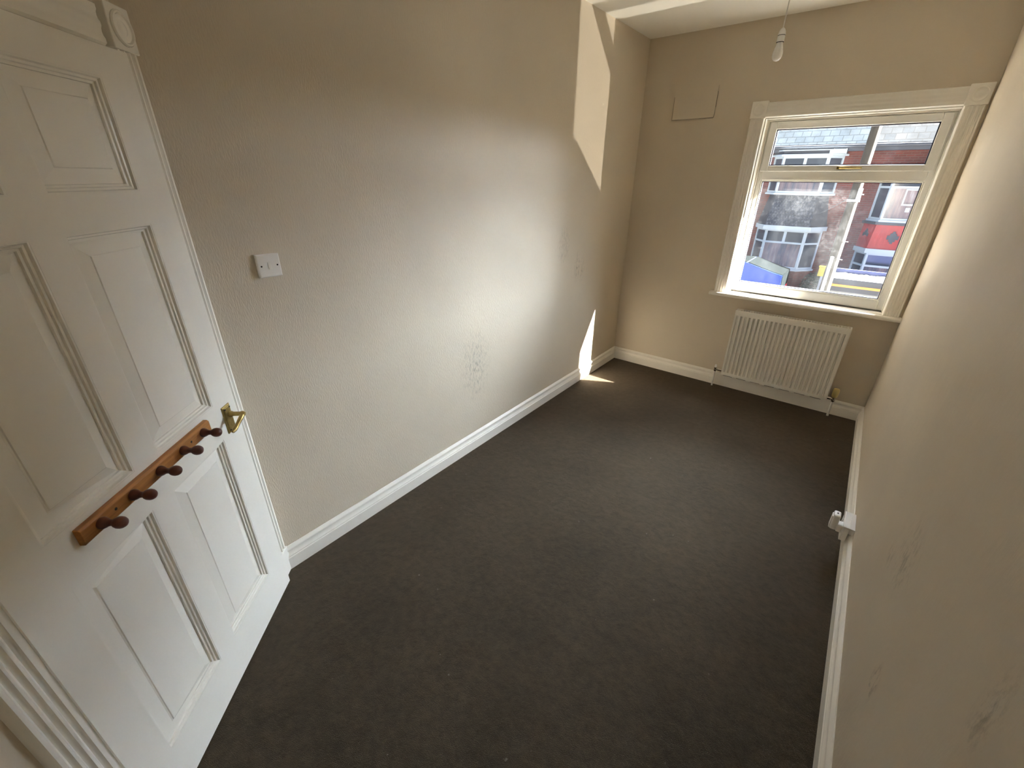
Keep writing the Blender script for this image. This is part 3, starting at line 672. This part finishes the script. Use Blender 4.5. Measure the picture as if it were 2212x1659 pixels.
# ------------------------------------------------------------------ outside: street things
YP = 16.4
px_, _ = ext(1.31, 0, YP)
tp = tag(empty('telegraph_pole', (px_, YP, GZ)), 'tall weathered wooden telegraph pole between the two brick houses', 'pole')
MB().tube([(0, 0, -.2), (0, 0, 3.5), (0, 0, 9.2)], [.15, .125, .10], 16).build('shaft', M['polewood'], tp, 0, True)
zb = ext(0, 1.30, YP)[1] - GZ
MB().box(-.14, .16, -.15, -.08, zb - .04, zb + .02).box(.05, .15, -.16, -.06, zb - .02, zb + .30).build('bracket', M['steel'], tp)
for z in (zb + .5, zb + .15, zb - 1.1, zb - 1.6): MB().tube([(.08, -.08, z), (.20, -.13, z)], .012, 6).build('step_iron', M['steel'], tp)
wz = zb + .1
cb_ = MB().tube([(px_ - .05 - 2.2 * t, YP + .05 + 4.95 * t, GZ + wz - .75 * t - .35 * math.sin(math.pi * t)) for t in [j / 12 for j in range(13)]], .008, 5).build('overhead_cable', M['lead'])
tag(cb_, 'thin dark cable strung from the telegraph pole to the slate-skirted house', 'cable')
YQ = 16.0
qx, qz = ext(1.262, -.05, YQ)
gp = tag(empty('sign_post', (qx, YQ, GZ)), 'thin grey steel post standing against the telegraph pole', 'post')
MB().tube([(0, 0, -.1), (0, 0, qz - GZ)], .042, 12).build('post', M['steel'], gp, 0, True)
MB().lathe([(.046, 0), (.046, .02), (.02, .03), (0, .031)], (0, 0, qz - GZ), (0, 0, 1), 12).build('post_cap', M['steel'], gp)
YY = 19.9
yx, yz = ext(1.17, -.40, YY)
yb_ = tag(empty('meter_box', (yx, YY, GZ + .12)), 'small yellow box on a short post beside the dark shrub', 'box')
MB().box(-.15, .15, -.10, .10, yz - GZ - .30, yz - GZ + .02).build('box_body', M['yellow'], yb_, .015)
MB().box(-.17, .17, -.12, .12, yz - GZ + .02, yz - GZ + .06).build('box_lid', M['yellow'], yb_, .01)
MB().box(-.04, .04, -.04, .04, 0, yz - GZ - .30).build('box_post', M['steel'], yb_)
# shrub
sx, sz = ext(1.02, -.55, 20.4)
sh = tag(empty('garden_shrub', (sx, 20.4, GZ + .12)), 'dark leafy shrub at the foot of the slate-skirted house', 'shrub')
lf = MB()
for i in range(900):
    th_, ph = random.uniform(0, 2 * math.pi), math.acos(random.uniform(-.7, 1)); r = random.uniform(.5, 1)
    c = Vector((math.sin(ph) * math.cos(th_) * .42 * r, math.sin(ph) * math.sin(th_) * .42 * r, .52 + math.cos(ph) * .55 * r))
    a = Vector((random.uniform(-1, 1), random.uniform(-1, 1), random.uniform(-1, 1))).normalized() * .055; bq = a.orthogonal().normalized() * .022
    lf.add([c - a, c + bq, c + a, c - bq], [(0, 1, 2, 3)])
tag(lf.build('foliage', M['shrub'], sh), 'dense dark leaves', kind='stuff')
MB().tube([(0, 0, -.02), (.02, 0, .3), (0, .03, .7)], [.03, .025, .012], 8).build('stem', M['polewood'], sh)

# small blue van-backed car, tail to the right
YC = 17.6
rxx, rzz = ext(.30, -.62, YC)
car = tag(empty('parked_car', (rxx - 1.95, YC + .80, GZ)), 'blue car with a sloping dark tailgate and red tail lamp', 'car')
def side(pts, y0, y1): return MB().prism(pts, (0, y0, 0), (1, 0, 0), (0, 0, 1), (0, y1 - y0, 0))
def cpt(x14, z14): x, z = ext(x14, z14, YC); return x - (rxx - 1.95), z - GZ
ra, rb, rc = cpt(-.66, -.385), cpt(.06, -.585), cpt(.29, -.635)
body = [(-2.0, .30), (-2.02, .62), (-1.90, .78), (-1.05, .95), (ra[0] - 1.15, ra[1] - .03), (ra[0], ra[1]), rb, rc, (1.96, .80), (1.97, .45), (1.90, .28), (1.62, .28), (1.55, .50), (1.35, .62), (1.10, .62), (.90, .50), (.83, .26), (-.95, .26), (-1.02, .50), (-1.22, .62), (-1.46, .62), (-1.65, .50), (-1.72, .28)]
side(body, -.80, .80).build('body', M['blue'], car)
def strip(p, q, m_, nm, h=.018):
    d = Vector((q[0] - p[0], 0, q[1] - p[1])).normalized(); nn = Vector((-d.z, 0, d.x)) * h
    side([p, q, (q[0] + nn.x, q[1] + nn.z), (p[0] + nn.x, p[1] + nn.z)], -.78, .78).build(nm, m_, car)
strip((ra[0] + .04, ra[1]), rb, M['carglass'], 'rear_window')
strip(rb, rc, M['carglass'], 'tailgate_lip')
strip(rc, (1.965, .90), M['carglass'], 'tailgate')  # dark strip added over the sunlit blue tail to keep it from glaring
strip((1.96, .80), (1.97, .45), M['carglass'], 'bumper_cover')  # same added dark cover, lower on the sunlit tail
strip((ra[0] - 1.15, ra[1] - .03), ra, M['carglass'], 'roof_panel')
strip((-1.05, .95), (ra[0] - 1.15, ra[1] - .03), M['carglass'], 'windscreen')
for y in (-.815, .50): MB().box(1.50, 1.985, y, y + .315, .80, .90).build('tail_lamp', M['tail'], car, .02)
for x in (-1.34, 1.22):
    for y in (-.81, .63): MB().lathe([(.20, 0), (.30, .01), (.31, .05), (.31, .15), (.30, .18), (.20, .18)], (x, y, .31), (0, 1, 0), 20).build('wheel', M['tyre'], car, 0, True)

# flatbed truck: navy far board, white sacks, dark near board with an orange stripe
YV = 17.0
vx0, _z = ext(1.345, -.45, YV)
van = tag(empty('flatbed_truck', (vx0, YV, GZ)), 'flatbed truck with navy board, white load and orange side stripe', 'truck')
def vb(x0, x1, y0, y1, z0, z1, nm, m, bv=.0): return MB().box(x0, x1, y0, y1, z0 - GZ, z1 - GZ).build(nm, m, van, bv)
vb(.02, 2.9, 1.50, 1.56, -1.75, -.95, 'far_board', M['navy'])
vb(0, 2.9, 0, .05, -1.42, -1.03, 'near_board', M['lead'])
vb(.02, 2.55, -.012, 0, -1.275, -1.205, 'stripe', M['orange'])
vb(0, .05, .05, 1.5, -1.42, -1.06, 'tail_board', M['lead'])
vb(0, 2.9, 0, 1.56, -1.75, -1.42, 'bed', M['vanwhite'])
for x in (.12, 1.05, 1.98): vb(x, x + .62, -.012, .0, -1.68, -1.47, 'side_panel', M['green'])
ld = MB(); nx_, ny_ = 40, 18
ld.add([(.06 + 2.8 * i / nx_, .06 + 1.43 * j / ny_, -1.10 - GZ + random.uniform(0, .05)) for j in range(ny_ + 1) for i in range(nx_ + 1)],
       [(j*(nx_+1)+i, j*(nx_+1)+i+1, (j+1)*(nx_+1)+i+1, (j+1)*(nx_+1)+i) for j in range(ny_) for i in range(nx_)])
tag(ld.build('load', M['vanwhite'], van), 'rough white load heaped in the truck bed', kind='stuff')
MB().prism([(2.95, .45), (2.95, 2.0), (3.7, 2.0), (4.5, 1.25), (4.75, 1.1), (4.75, .45)], (0, 0, 0), (1, 0, 0), (0, 0, 1), (0, 1.6, 0)).build('cab', M['navy'], van, .04)
for x in (.7, 3.9):
    for y in (.0, 1.38): MB().lathe([(.22, 0), (.36, .01), (.37, .05), (.37, .16), (.36, .20), (.22, .20)], (x, y, .37), (0, 1, 0), 20).build('wheel', M['tyre'], van, 0, True)
MB().box(.2, 4.6, .4, 1.2, .55, .92).build('chassis', M['lead'], van)
